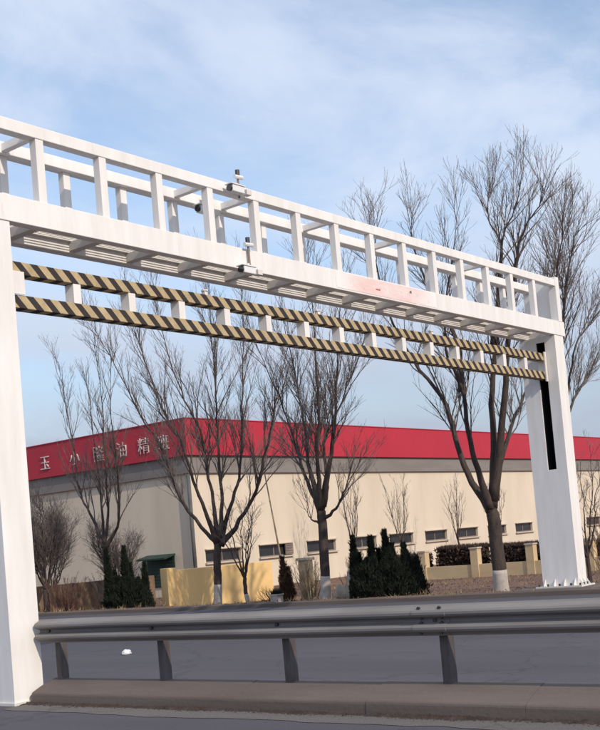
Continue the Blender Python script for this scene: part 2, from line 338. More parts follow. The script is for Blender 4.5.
for i, x in enumerate(PX):
    x = max(x, 7.5)
    if i < 15:
        place('truss_post', pf, (x, GV, 0), gan, 0.005); place('back_truss_post', pb, (x, GV, 0), gan, 0.005)
    place('joist', jm, (x, GV, 0), gan)
    if i in (0, 1, 4, 5, 7, 9, 12): place('cross_member', cm, (x-0.03, GV, 0), gan, 0.004)
    if i < 15: place('walkway_panel', fp, (x+0.49, GV, 0), gan)
ep = MB(); ep.box(22.25, 22.424, GV-0.006, GV+0.16, ZB1, ZT1+0.05); ep.box(22.40, 22.424, GV+0.16, GB+0.004, ZB1-0.05, ZT1+0.03)
ep.build('end_plate', PW, gan)
# striped bars with spacer blocks
YB0, YB1 = GV+0.265, GV+0.44
for z0, z1 in ((4.90, 5.05), (4.50, 4.655)):
    o = MB().box(8.06, 22.06, YB0, YB1, z0, z1).build('striped_bar', M['stripe'], gan, bevel=0.006)
sb = MB().box(-0.06, 0.06, YB0+0.008, YB1-0.008, 4.655, 4.90).mesh('spacer_block', PW, (0, GV, 0))
for i in range(15): place('spacer_block', sb, (9.30-0.02+0.918*i-0.12, GV, 0), gan, 0.004)
br = MB(); br.box(8.0, 8.34, YB0-0.02, YB0-0.004, 4.66, 4.93); br.box(8.0, 8.02, YB0-0.02, YB1+0.03, 4.45, 5.1); br.build('bar_bracket', PW, gan)
br = MB(); br.box(21.90, 21.985, YB0-0.03, YB0-0.004, 4.45, 5.08); br.build('bar_bracket', M['white2'], gan)
# hanger lugs above the upper bar
lug = MB(); lug.box(-0.03, 0.03, YB0+0.05, YB0+0.11, 5.05, 5.12); lug.tube([(0, YB0+0.08, 5.12), (0, YB0+0.08, 5.14)], 0.05, 8); lm = lug.mesh('hanger_lug', PW, (0, GV, 0))
for x in (11.55, 14.15, 17.55): place('hanger_lug', lm, (x, GV, 0), gan)
# faded red lettering field on the front beam
MB().box(14.25, 17.25, GV-0.004, GV-0.001, ZB0+0.03, ZB1-0.02).build('faded_banner', M['banner'], gan)
fm2 = MB(); random.seed(5)
for i in range(9):
    x = 14.62+0.28*i
    for k in range(3):
        a = random.uniform(0, .14); h = random.uniform(0, .12)
        fm2.box(x+a, x+a+random.choice((.012, .07)), GV-0.006, GV-0.0045, 5.5+h, 5.5+h+random.choice((.012, .05)))
fm2.build('faded_lettering', M['banner'], gan)
MB().box(15.35, 15.47, GV-0.007, GV-0.0045, 5.54, 5.565).build('faded_lettering', M['banner_red'], gan)

# ------------------------------------------------------------------ traffic cameras on the gantry
def traffic_camera(loc, zlow, zhigh, label, side, up):
    t = thing('traffic_camera', loc, label, 'camera', 'cameras on the gantry')
    x, y, z = loc
    MB().tube([(x, y, zlow), (x, y, zhigh)], 0.018, 8).build('mast', M['frame'], t)
    MB().box(x-0.05, x+0.05, y-0.012, y+0.06, z-0.05, z+0.05).build('clamp', M['white2'], t, bevel=0.006)
    a = MB(); a.tube([(x, y, z), (x-side*0.10, y-0.06, z-0.02)], 0.016, 6); a.build('arm', M['plastic'], t)
    hx, hz = x-side*0.12, z-0.09
    h = MB(); h.box(hx-0.15, hx+0.10, y-0.13, y-0.02, hz-0.05, hz+0.05); ho = h.build('housing', M['plastic'], t, bevel=0.012)
    MB().box(hx-0.19, hx+0.11, y-0.14, y-0.01, hz+0.052, hz+0.064).build('sun_hood', M['plastic'], ho)
    MB().tube([(hx-0.148, y-0.075, hz), (hx-0.185, y-0.075, hz)], 0.045, 12).build('lens', M['lens'], ho)
    w2 = MB(); w2.tube([(x-0.10, y-0.02, zhigh-0.07), (x+0.07, y-0.02, zhigh-0.06)], 0.03, 8); w2.build('antenna', M['plastic'], t)
    MB().tube([(x, y, zhigh-0.03), (x, y, zhigh+0.045)], 0.033, 8).build('mast_cap', M['bolt'], t)
    MB().box(x+0.06, x+0.16, y-0.1, y-0.01, z-0.12, z-0.04).build('junction_box', M['white2'], t, bevel=0.006)
    return t
traffic_camera((12.0, GB-0.26, 6.46), 6.30, 6.66, 'white camera with dark lens on the back chord, leftmost of three', 1, True)
traffic_camera((12.02, GV-0.04, 6.60), 6.44, 6.80, 'white camera standing above the top chord of the gantry', 1, True)
traffic_camera((12.12, GV-0.04, 5.46), 5.36, 5.84, 'white camera on a thin mast at the gantry lower beam', 1, False)

# ------------------------------------------------------------------ guard rail
rail = thing('guard_rail', (8.128, 9.98, 0.19), 'dusty grey W-beam guard rail along the median kerb', 'guard rail')
X0 = 7.985
pro = [(0, .608), (.012, .622), (.07, .650), (.083, .668), (.083, .688), (.07, .704), (.006, .728), (0, .742), (.006, .756), (.07, .780), (.083, .796), (.083, .816), (.07, .834), (.012, .862), (0, .876)]
th = 0.007
pro = [(d, 1.5-(1.5-z)*.9685) for d, z in pro]
front = [(X0-d, 0, z) for d, z in pro]; back = [(X0-d+th, 0, z+(0.002 if z > .742 else -.002)*0) for d, z in reversed(pro)]
rb = MB(); prof = front+back; n = len(prof); yy = [10.14-0.35*i for i in range(48)]
for j, y in enumerate(yy):
    for p in prof: rb.v.append((p[0]+0.006*mnoise.noise(Vector((y*0.8, p[2]*3, 0))), y, p[2]+0.005*mnoise.noise(Vector((y*0.5, 7, 0)))))
for j in range(len(yy)-1):
    for i in range(n): rb.f.append((j*n+i, j*n+(i+1) % n, (j+1)*n+(i+1) % n, (j+1)*n+i))
h = len(pro)
for e in (0, len(yy)-1):
    for i in range(h-1): rb.f.append((e*n+i, e*n+i+1, e*n+n-2-i, e*n+n-1-i))
beam = rb.build('w_beam', M['steel'], rail)
pm = MB(); pm.box(-.05, .05, -.04, -.033, 0, .67); pm.box(-.05, -.043, -.033, .04, 0, .67); pm.box(.043, .05, -.033, .04, 0, .67)
pmm = pm.mesh('post', M['steel_d'])
bk = MB().box(7.987, 8.072, -0.05, 0.05, .68, .85).mesh('blockout', M['steel_d'], (0, 0, 0))
bo = MB().tube([(X0+0.01, 0, .766), (X0-0.022, 0, .766)], 0.02, 6).mesh('bolt', M['bolt'])
for y in (9.98, 8.36, 6.70, 4.99, 3.30, 1.60, -.1, -1.8, -3.5):
    place('post', pmm, (8.128, y, .19), rail); place('blockout', bk, (0, y, 0), rail); place('bolt', bo, (0, y, 0), beam)
sp = MB()
fr = [(X0-d-0.0085, 0, z) for d, z in pro]; bk2 = [(X0-d-0.0015, 0, z) for d, z in reversed(pro)]
sp.prism(fr+bk2, (0, 4.85, 0), (0, 5.17, 0)); spo = sp.build('splice_plate', M['steel'], beam)
bo2 = MB().tube([(0.0, 0, 0), (-0.018, 0, 0)], 0.016, 6).mesh('splice_bolt', M['bolt'])
for z, d in ((.664, .05), (.745, .03), (.788, .03), (.870, .05)):
    for y in (4.91, 5.11): place('splice_bolt', bo2, (X0-d-.004, y, z), spo)

# ------------------------------------------------------------------ workshop building
BX, BY, BXE, BYE = 31.2, 30.0, 104.0, 62.0
bld = thing('workshop_building', (BX, BY, -0.25), 'long cream workshop with a bright red fascia and low windows', 'building')
wi = 0.25; wins = [33.1+3.22*i for i in range(21)]; WZ0, WZ1 = 1.02, 1.52; WW = 1.05
# the long wall is built round its window openings
wm = MB(); y0, y1 = BY+wi, BY+wi+0.3
wm.box(BX+wi, BXE-wi, y0, y1, -0.3, WZ0); wm.box(BX+wi, BXE-wi, y0, y1, WZ1, 6.2)
xa = BX+wi
for x in wins:
    wm.box(xa, x-WW, y0, y1, WZ0, WZ1); xa = x+WW
wm.box(xa, BXE-wi, y0, y1, WZ0, WZ1)
wm.build('long_wall', M['cream'], bld)
MB().box(BX+wi, BX+wi+0.3, BY+wi+0.3, BYE-wi, -0.3, 6.2).build('gable_wall', M['cream'], bld)
m = MB(); m.box(BX+wi+0.3, BXE-wi, BYE-wi-0.3, BYE-wi, -0.3, 6.2); m.box(BXE-wi-0.3, BXE-wi, BY+wi+0.3, BYE-wi-0.3, -0.3, 6.2); m.build('back_wall', M['cream'], bld)
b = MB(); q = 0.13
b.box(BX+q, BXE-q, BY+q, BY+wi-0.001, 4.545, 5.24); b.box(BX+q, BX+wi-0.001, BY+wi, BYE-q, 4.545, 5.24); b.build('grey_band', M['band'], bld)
f = MB()
f.box(BX, BXE, BY, BY+wi-0.004, 5.235, 6.65); f.box(BX, BX+wi-0.004, BY+wi-0.004, BYE, 5.235, 6.65)
f.box(BX+wi, BXE, BYE-0.25, BYE, 5.235, 6.65); f.box(BXE-0.25, BXE, BY+wi, BYE-0.25, 5.235, 6.65)
fas = f.build('fascia', M['red'], bld)
tr = MB(); tr.box(BX-0.03, BXE, BY-0.03, BY+0.12, 6.652, 6.69); tr.box(BX-0.03, BX+0.12, BY+0.12, BYE, 6.652, 6.69); tr.build('coping', M['red'], fas)
rf = MB(); xm = (BX+BXE)/2; ym = (BY+BYE)/2
rf.v = [(BX+.3, BY+.3, 6.2), (BXE-.3, BY+.3, 6.2), (BXE-.3, BYE-.3, 6.2), (BX+.3, BYE-.3, 6.2), (BX+.3, ym, 6.62), (BXE-.3, ym, 6.62)]
rf.f = [(0, 1, 5, 4), (2, 3, 4, 5), (0, 4, 3), (1, 2, 5)]; rf.build('roof', M['roof'], bld)
fr = MB(); a = .05
fr.box(-WW, WW, 0, .06, 0, a); fr.box(-WW, WW, 0, .06, .5-a, .5); fr.box(-WW, -WW+a, 0, .06, a, .5-a); fr.box(WW-a, WW, 0, .06, a, .5-a); fr.box(-.025, .025, 0, .06, a, .5-a)
frm = fr.mesh('window', M['frame']); pn = MB().box(-.49, .49, .02, .03, .05, .45).mesh('pane', M['glass']); sl_ = MB().box(-WW-.06, WW+.06, -.17, .0, -.06, 0.0).mesh('sill', M['sill'])
hd = MB().box(-WW-.03, WW+.03, -.12, .0, .5, .54).mesh('lintel', M['sill'])
for x in wins:
    wo = place('window', frm, (x, BY+wi+.10, WZ0), bld)
    place('pane', pn, (x-.52, BY+wi+.10, WZ0), wo); place('pane', pn, (x+.52, BY+wi+.10, WZ0), wo)
    place('sill', sl_, (x, BY+wi+.06, WZ0-.002), wo); place('lintel', hd, (x, BY+wi+.02, WZ1-.5+.001), wo)
# small square ventilator beside the second window
v = MB(); v.box(36.95, 37.45, BY+wi-.06, BY+wi-.002, 1.05, 1.55); vo = v.build('ventilator', M['frame'], bld)
for k in range(4): MB().box(37.0, 37.4, BY+wi-.085, BY+wi-.061, 1.1+.11*k, 1.14+.11*k).build('louvre', M['frame'], vo)
dp = MB(); dp.tube([(BX+.16, BY+.18, -.25), (BX+.16, BY+.18, 4.5)], .075, 10); dp.build('downpipe', M['pipe'], bld, smooth=True)
# low shuttered opening with an awning on the gable wall
aw = MB(); aw.prism([(BX+wi, 0, 1.50), (BX+wi, 0, 1.44), (BX-.35, 0, 1.30), (BX-.35, 0, 1.36)], (0, 31.3, 0), (0, 32.9, 0)); awo = aw.build('awning', M['green'], bld)
sh = MB(); sh.box(BX+wi-.04, BX+wi-.002, 31.35, 32.9, 0.2, 1.43); sho = sh.build('shutter', M['green'], bld)
for k in range(9): MB().box(BX+wi-.055, BX+wi-.041, 31.4, 32.85, .25+.13*k, .34+.13*k).build('shutter_slat', M['green'], sho)
# raised characters on the gable side of the fascia
dg = bpy.context.evaluated_depsgraph_get()
for ch, yc, sz in (('玉', 38.45, .68), ('小', 36.5, .66), ('隆', 35.0, .7), ('油', 33.6, .68), ('精', 32.3, .7), ('班', 31.2, .66)):
    cu_ = bpy.data.curves.new('character', 'FONT'); cu_.body = ch; cu_.size = sz; cu_.extrude = 0.02; cu_.offset = -0.006; cu_.align_x = 'CENTER'; cu_.align_y = 'CENTER'; cu_.resolution_u = 2
    to = bpy.data.objects.new('tmp_text', cu_); col.objects.link(to); bpy.context.view_layer.update()
    dg = bpy.context.evaluated_depsgraph_get()
    me = bpy.data.meshes.new_from_object(to.evaluated_get(dg)); bpy.data.objects.remove(to)
    me.name = 'character'; me.materials.clear(); me.materials.append(M['letter'])
    R3 = Matrix(((0, 0, -1, 0), (-1, 0, 0, 0), (0, 1, 0, 0), (0, 0, 0, 1))); me.transform(R3)
    zs = [vv.co.z for vv in me.vertices]; zc = (min(zs)+max(zs))/2; me.transform(Matrix.Translation((0, 0, -zc)))
    place('character', me, (BX-.028, yc, 5.86), fas)

# ------------------------------------------------------------------ boundary walls
def low_wall(name, p0, p1, th_, z0, z1, m, label, cap=None, piers=True):
    d = Vector((p1[0]-p0[0], p1[1]-p0[1], 0)); ln = d.length; d.normalize(); nrm = Vector((-d.y, d.x, 0))
    t = thing(name, (p0[0], p0[1], z0), label, 'wall')
    def bx(a, b_, s, e, za, zc, nm, mm, par=t):
        P = [Vector((p0[0], p0[1], 0))+d*x+nrm*y for x, y in ((a, s), (b_, s), (b_, e), (a, e))]
        k = MB(); k.v = [(p.x, p.y, za) for p in P]+[(p.x, p.y, zc) for p in P]
        k.f = [(0, 3, 2, 1), (4, 5, 6, 7), (0, 1, 5, 4), (1, 2, 6, 5), (2, 3, 7, 6), (3, 0, 4, 7)]
        return k.build(nm, mm, par, bevel=0.012)
    bx(0, ln, 0, th_, z0-.2, z1, 'wall_body', m)
    if cap: bx(-.02, ln+.02, -.02, th_+.02, z1+.001, z1+.04, 'coping', cap)
    if piers: bx(-.30, -.002, -.06, th_+.10, z0-.2, z1+.07, 'pier', m)
    return t
low_wall('yellow_wall', (24.1, 24.05), (27.2, 22.85), .35, -.2, 1.0, M['yellow'], 'bright yellow low boundary wall behind the whitewashed trees')
low_wall('tan_wall', (23.9, 30.6), (28.2, 29.2), .3, -.2, .78, M['tan'], 'rough tan low wall at the far left behind bare stems', piers=False)
def fence(x, y0, n, pitch):
    t = thing('boundary_fence', (x, y0, -.2), 'cream plinth and pillars of a low fence below the windows', 'fence')
    pl = MB().box(-.14, .14, -.14, .14, -.35, .78).mesh('pillar', M['plinth']); cp = MB().box(-.165, .165, -.165, .165, .781, .83).mesh('pillar_cap', M['sill'])
    ps = MB().box(-.1, .1, -pitch+.142, -.142, -.35, .24).mesh('plinth', M['plinth'])
    for i in range(n):
        yy_ = y0-i*pitch
        p = place('pillar', pl, (x, yy_, 0), t); place('pillar_cap', cp, (x, yy_, 0), p)
        if i < n-1:
            place('plinth', ps, (x, yy_, 0), t)
fence(33.9, 23.55, 8, 2.1)

# ------------------------------------------------------------------ plants
def leafbox(mb, x0, x1, y0, y1, z0, z1, n, w_, l_):
    for i in range(n):
        p = Vector((random.uniform(x0, x1), random.uniform(y0, y1), random.uniform(z0, z1)))
        mb.leaf(p, Vector((random.gauss(0, 1), random.gauss(0, 1), random.gauss(.4, 1))), w_, l_)
def hedge(x0, x1, y0, y1, z0, z1, label, n, m='hedge'):
    random.seed(int(x0*10+y0*100))
    t = thing('clipped_hedge', ((x0+x1)/2, (y0+y1)/2, z0), label, 'hedge', 'hedges behind the fence')
    mb = MB(); leafbox(mb, x0, x1, y0, y1, z0+.1, z1, n, .04, .12)
    for i in range(n//4):
        x, y = random.uniform(x0, x1), random.uniform(y0, y1)
        mb.leaf(Vector((x, y, z1-.05)), Vector((random.gauss(0, .3), random.gauss(0, .3), 1)), .015, random.uniform(.05, .2))
    tag(mb.build('foliage', M[m], t), kind='stuff')
    st = MB()
    for i in range(14):
        x, y = random.uniform(x0+.1, x1-.1), random.uniform(y0+.1, y1-.1)
        st.tube([(x, y, z0-.1), (x+random.uniform(-.1, .1), y+random.uniform(-.1, .1), z1-.15)], .012, 4)
    st.build('stems', M['twig'], t)
for (ya, yb, zt, lb) in ((19.35, 21.1, .86, 'dark brown clipped hedge in the fence bay left of the forked tree'), (17.3, 18.85, .80, 'reddish brown hedge in the fence bay beside the gantry column'),
                         (21.75, 23.3, .66, 'dark brown hedge in the fence bay beside the evergreen clump'), (11.2, 16.8, .72, 'brown hedge showing right of the far gantry column')):
    hedge(34.12, 35.0, ya, yb, -.2, zt, lb, int(4200*(yb-ya)))

def spire(par, x, y, z0, h, r, n, m, core, mound=False):
    ph = random.uniform(0, 50); lx, ly = (0, 0) if mound else (random.uniform(-.05, .05), random.uniform(-.05, .05))
    def env(t):
        return r*min(1, .8+t*1.2)*(1-t**2.6)**.8 if mound else r*min(1, .8+t)*(1-t**1.5)
    ts = (0, .15, .4, .65, .85, .97)
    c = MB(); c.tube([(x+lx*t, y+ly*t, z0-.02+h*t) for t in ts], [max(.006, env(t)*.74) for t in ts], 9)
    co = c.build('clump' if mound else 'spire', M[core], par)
    mb = MB()
    for i in range(n):
        t = random.random()**1.1; a = random.uniform(0, 2*math.pi)
        nz_ = mnoise.noise(Vector((math.cos(a)*r*7+ph, math.sin(a)*r*7, t*h*5)))
        q = env(t)*(1+.5*nz_)*random.uniform(.66, 1.12)+.012
        p = Vector((x+lx*t+math.cos(a)*q, y+ly*t+math.sin(a)*q, z0+t*h))
        mb.leaf(p, Vector((math.cos(a)*.55+random.gauss(0, .3), math.sin(a)*.55+random.gauss(0, .3), 1)), random.uniform(.008, .02), random.uniform(.05, .13))
    for i in range(int(14*h)):                      # loose sprays sticking out of the outline
        t = random.uniform(.15, .95); a = random.uniform(0, 6.28); q = env(t)
        p = Vector((x+math.cos(a)*q, y+math.sin(a)*q, z0+t*h)); d = Vector((math.cos(a)*.5, math.sin(a)*.5, 1)).normalized(); ln = random.uniform(.1, .26)
        for k in range(16):
            mb.leaf(p+d*ln*k/16, d+Vector((random.gauss(0, .5), random.gauss(0, .5), random.gauss(0, .3))), .009, random.uniform(.04, .08))
    tag(mb.build('foliage', M[m], co), kind='stuff')
def juniper(loc, spires, label, m='juniper', core='juniper_core', den=1.0, name='juniper_shrub', cat='shrub', mounds=()):
    random.seed(int(loc[0]*77+loc[1]*31))
    t = thing(name, loc, label, cat)
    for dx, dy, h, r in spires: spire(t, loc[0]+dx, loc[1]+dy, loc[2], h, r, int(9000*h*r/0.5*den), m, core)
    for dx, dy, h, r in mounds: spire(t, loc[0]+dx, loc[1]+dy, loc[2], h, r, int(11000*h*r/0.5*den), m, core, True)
    MB().tube([(loc[0], loc[1], loc[2]-.1), (loc[0], loc[1], loc[2]+.3)], [.06, .04], 6).build('stem', M['bark'], t)
# picture-right is (+.62,-.785) on the ground, away is (.785,.62)
def off(*l): return [(.62*a+.785*b, -.785*a+.62*b, h, r) for a, b, h, r in l]
juniper((22.95, 25.05, -.2), off((-.44, .05, 1.98, .15), (-.30, .2, 1.3, .16), (.06, .0, 2.02, .17), (.17, .1, 1.5, .15), (.58, .05, 1.5, .13), (.40, -.1, 1.05, .16)), 'dark evergreen with two tall spires beside the yellow wall',
        mounds=off((-.22, .0, 1.12, .42), (.10, -.1, 1.1, .40), (.34, -.05, .98, .42)))
juniper((22.7, 15.4, -.2), off((-.80, .0, 1.72, .14), (-.66, .12, 1.30, .15), (-.36, -.1, 1.68, .15), (-.22, .15, 1.35, .15), (.0, .0, 1.80, .16), (.14, .1, 1.45, .15), (.42, -.05, 1.45, .13), (.52, .12, 1.25, .13), (.74, .0, 1.08, .14)), 'dense dark evergreen clump with several pointed tops at the roadside',
        mounds=off((-.45, .0, 1.15, .42), (.05, -.1, 1.15, .45), (.45, .05, .95, .38)))
juniper((24.65, 20.3, -.2), off((.0, 0, 1.30, .14), (.1, .05, 1.0, .15)), 'narrow brown conifer at the right end of the yellow wall', 'brown_leaf', 'juniper_core', 1.0, 'brown_conifer', 'conifer')

# bare trees -----------------------------------------------------
def smooth_path(pts, k=4, jit=0.0):
    P = [Vector(p) for p in pts]; o = []
    for i in range(len(P)-1):
        a, b_, c, d = P[max(i-1, 0)], P[i], P[i+1], P[min(i+2, len(P)-1)]
        for j in range(k):
            t = j/k
            v_ = 0.5*((2*b_)+(c-a)*t+(2*a-5*b_+4*c-d)*t*t+(3*b_-a-3*c+d)*t**3)
            if jit and (i or j): v_ = v_+Vector((random.gauss(0, jit), random.gauss(0, jit), random.gauss(0, jit)))
            o.append(v_)
    o.append(P[-1]); return o
def grow(mb, path, r0_, r1, lvl, maxl, dens, ang, lenf):
    n = len(path); L_ = sum((path[i+1]-path[i]).length for i in range(n-1))
    cnt = max(2, int(L_*dens[lvl]))
    az = random.uniform(0, 6.28)
    for c in range(cnt):
        t = random.uniform(.16 if lvl else .22, 1.0); fi = t*(n-1); i = min(int(fi), n-2); p = path[i].lerp(path[i+1], fi-i)
        tan = (path[i+1]-path[i]).normalized(); az += 2.4+random.uniform(-.5, .5)
        a = tan.cross(Vector((.3, .2, 1))); a = a.normalized() if a.length > 1e-3 else Vector((1, 0, 0)); b_ = tan.cross(a)
        side = a*math.cos(az)+b_*math.sin(az); th_ = R_(random.uniform(*ang))
        d = (tan*math.cos(th_)+side*math.sin(th_)+Vector((0, 0, .22))).normalized()
        ln = lenf[lvl]*random.uniform(.45, 1.15)*(1.2-.72*t); r = max(.003, (r0_+(r1-r0_)*t)*random.uniform(.42, .62))
        r = min(r, .024 if lvl == 0 else .009)
        k = 5 if lvl < 1 else 4; q = [p]; dd = d.copy()
        for s in range(k-1):
            dd = (dd+Vector((random.gauss(0, .13), random.gauss(0, .13), random.gauss(.06, .1)))).normalized(); q.append(q[-1]+dd*(ln/(k-1)))
        re = .0026 if lvl else .004
        mb.tube(q, [r+(re-r)*(x/(k-1)) for x in range(k)], 4 if lvl == 0 else 3, cap=False)
        if lvl < maxl: grow(mb, q, r, re, lvl+1, maxl, dens, ang, lenf)
def bare_tree(name, data, label, rt, group, wash=.75, dens=(2.6, 5.0, 5.0), lenf=(1.35, .62, .30), lr=.5, maxl=2, seed=1, ang=(22, 48), gnd=-.2, washm='wash'):
    random.seed(seed)
    tr_ = data[0]; base = (tr_[0][0], tr_[0][1], gnd)
    t = thing(name, base, label, 'tree', group)
    P = smooth_path(tr_, 4, .006); n = len(P)
    zz = [p.z for p in P]; rr = [rt*(1.28 if i == 0 else 1.12 if i == 1 else 1.0-.14*i/n) for i in range(n)]; rr[-1] *= .55; P[-1] = P[-1]+(P[-1]-P[-2])*.3
    tk = MB().tube(P, rr, 12).build('trunk', M['bark'], t, smooth=True)
    if wash:
        W = [p for p in P if p.z < gnd+wash]; W.append(P[len(W)-1].lerp(P[len(W)], .5))
        MB().tube(W, [rr[i]*1.02+.004 for i in range(len(W))], 12).build('whitewash', M[washm], tk, smooth=True)
    for k, l in enumerate(data[1:]):
        jp = smooth_path(l, 4, .012); m_ = len(jp); ra = rt*lr*random.uniform(.85, 1.1); 
        L_ = sum((jp[i+1]-jp[i]).length for i in range(m_-1)); ra *= min(1.1, .55+L_/12)
        rad = [ra*(1-(i/(m_-1)))**1.35+.005 for i in range(m_)]
        rad = [q*(1+.55*max(0, 1-i/3.5)) for i, q in enumerate(rad)]
        lo = MB().tube(jp, rad, 8).build('limb', M['bark'], t, smooth=True)
        mb = MB(); grow(mb, jp, ra, .012, 0, maxl, dens, ang, lenf)
        tag(mb.build('twigs', M['twig'], lo), kind='stuff')
    return t
GT = 'bare whitewashed trees along the far verge'
TREES = {}
TREES['A'] = [[[24.22,22.57,-0.3],[24.25,22.47,0.61],[24.23,22.43,1.2],[24.26,22.36,1.75]],[[24.26,22.37,1.63],[24.23,22.74,2.01],[23.96,23.36,2.96],[23.89,23.72,3.9],[23.81,24.09,4.93],[23.72,24.52,5.6],[23.45,25.09,7.05],[23.29,25.56,8.1],[23.13,26.05,8.96]],[[24.24,22.39,1.69],[23.88,22.42,2.68],[23.52,22.46,3.56],[23.15,22.49,4.72],[22.74,22.6,5.45],[22.34,22.67,6.59],[21.95,22.73,7.76],[21.66,22.69,8.66]],[[24.26,22.36,1.75],[24.25,22.41,2.96],[24.22,22.52,3.86],[24.17,22.63,5.06],[23.97,22.95,5.99],[23.78,23.24,7.22],[23.67,23.42,8.44],[23.66,23.51,9.37]],[[24.28,22.33,1.75],[24.28,22.08,2.93],[24.17,21.97,4.09],[24.08,21.84,5.24],[23.99,21.68,6.68],[23.85,21.58,8.11],[23.76,21.42,9.53]],[[24.3,22.31,1.72],[24.69,22.06,2.92],[25.0,21.93,3.79],[25.22,21.9,4.99],[25.4,21.89,6.5],[25.6,21.83,8.34],[25.72,21.88,9.96]],[[24.31,22.3,1.63],[24.51,21.65,2.3],[24.65,21.07,3.12],[24.68,20.59,4.23],[24.64,20.24,5.04],[24.63,19.82,6.13],[24.69,19.28,7.47]]]
TREES['B'] = [[[23.24,17.78,-0.3],[23.22,17.73,0.73],[23.2,17.67,1.77],[23.18,17.65,2.34]],[[23.17,17.66,2.24],[23.34,18.03,2.77],[23.5,18.39,3.41],[23.71,18.7,3.99],[23.79,19.12,5.22],[23.76,19.66,6.61],[23.78,20.16,7.89]],[[23.18,17.65,2.32],[22.89,17.42,3.05],[22.61,17.18,3.87],[22.37,16.87,4.69],[22.09,16.6,6.04],[21.8,16.32,7.38],[21.46,16.17,8.05]],[[23.18,17.65,2.34],[23.4,17.56,2.88],[23.48,17.6,4.04],[23.82,17.34,4.81],[24.28,16.88,6.1],[24.59,16.63,7.1]],[[23.19,17.66,2.08],[23.25,17.33,2.21],[23.28,17.02,2.57],[23.26,16.77,2.98],[23.21,16.56,3.42]],[[23.18,17.64,2.42],[23.26,17.97,3.37],[23.45,18.16,4.19],[23.61,18.37,5.3],[23.7,18.64,6.71],[23.76,18.95,8.15]],[[23.19,17.62,2.39],[23.14,17.2,3.55],[23.02,16.9,4.28],[22.88,16.62,5.26],[22.73,16.32,6.47],[22.61,15.98,7.66]],[[23.2,17.65,1.95],[23.12,17.84,2.02],[23.08,17.99,2.17],[23.09,18.06,2.46]]]
TREES['C'] = [[[23.52,12.81,-0.3],[23.47,12.8,0.58],[23.44,12.8,1.16],[23.39,12.8,1.92]],[[23.39,12.81,1.83],[23.29,13.21,2.57],[23.28,13.49,3.46],[23.29,13.72,4.46],[23.09,14.23,5.4],[22.89,14.73,6.57],[22.81,15.04,8.11],[22.91,15.14,9.4],[23.03,15.25,10.34]],[[23.37,12.82,1.92],[23.0,12.86,2.82],[22.67,12.84,3.74],[22.4,12.74,4.65],[22.0,12.82,5.55],[21.82,12.6,6.63],[21.75,12.24,7.67],[21.59,12.0,8.6]],[[23.39,12.8,1.96],[23.51,12.67,3.27],[23.58,12.61,4.69],[23.73,12.46,5.82],[23.88,12.31,7.05],[23.98,12.26,7.78],[24.05,12.26,8.35],[23.96,12.45,9.16],[24.0,12.47,9.95],[24.16,12.32,10.9]],[[23.47,12.38,5.71],[23.42,12.1,6.95],[23.33,11.92,7.65],[23.23,11.75,8.21],[23.25,11.42,9.04],[23.21,11.14,10.02]],[[23.4,12.78,1.92],[23.89,12.61,3.27],[24.39,12.47,4.1],[24.89,12.33,4.84],[25.31,12.28,5.73],[25.74,12.19,7.01]],[[23.41,12.76,2.1],[23.37,12.31,3.93],[23.29,11.95,5.5],[23.2,11.61,6.82],[23.05,11.41,7.4],[22.98,11.1,8.12],[22.97,10.7,8.8],[22.84,10.48,9.34]],[[22.99,13.08,4.68],[22.96,13.09,5.91],[22.64,13.47,7.14],[22.43,13.71,8.36],[22.45,13.68,9.36]]]
TREES['D'] = [[[24.01,26.98,-0.3],[24.0,26.92,0.68],[23.97,26.91,1.25],[23.92,26.92,1.95]],[[23.92,26.92,1.89],[23.99,27.27,2.51],[24.06,27.63,3.02],[24.06,28.07,3.8],[24.17,28.3,5.14],[24.23,28.59,6.66],[24.28,28.89,8.15]],[[23.94,26.9,1.85],[23.93,26.26,2.47],[23.73,25.84,3.44],[23.43,25.52,4.64],[23.09,25.23,6.13],[22.89,24.76,7.56]],[[23.92,26.92,1.95],[24.01,26.99,3.06],[24.07,27.1,4.35],[24.09,27.25,5.82],[24.15,27.33,7.36]],[[23.92,26.92,1.95],[23.91,26.61,2.88],[23.78,26.42,4.12],[23.66,26.22,5.51],[23.5,26.05,7.05],[23.33,25.92,8.11]]]
TREES['G'] = [[[26.53,12.73,-0.3],[26.53,12.66,0.48],[26.52,12.55,2.01],[26.51,12.44,3.53]],[[26.5,12.45,3.41],[26.81,12.7,4.61],[27.22,12.78,6.24],[27.73,12.74,7.89],[28.25,12.72,9.06],[28.68,12.76,10.87]],[[26.51,12.44,3.53],[26.28,12.12,5.01],[25.98,11.91,6.47],[25.73,11.65,7.72],[25.54,11.33,8.67],[25.25,11.16,9.43]],[[26.5,12.45,3.48],[26.84,12.19,4.8],[27.14,11.99,5.95],[27.57,11.67,6.54],[27.96,11.43,6.85]],[[26.51,12.44,3.53],[26.44,12.03,6.03],[26.35,11.76,7.25],[26.31,11.41,8.56],[26.22,11.21,9.0]],[[26.5,12.45,3.41],[27.25,12.24,4.57],[28.01,12.05,5.37],[28.74,11.88,6.21]]]
for k in ('C', 'G'):
    TREES[k] = [[(p[0], p[1], p[2] if p[2] < 8 else 8+(p[2]-8)*.62) for p in l] for l in TREES[k]]
bare_tree('bare_tree', TREES['A'], 'bare tree with fanned limbs in front of the yellow wall', .12, GT, seed=11, lr=.5, dens=(5.0, 5.6, 5.4), lenf=(2.1, .85, .42), ang=(14, 36))
bare_tree('bare_tree', TREES['B'], 'bare tree with a whitewashed base beside the dark evergreen clump', .13, GT, seed=12, lr=.5, dens=(5.0, 5.6, 5.4), lenf=(2.1, .85, .42), ang=(14, 36))
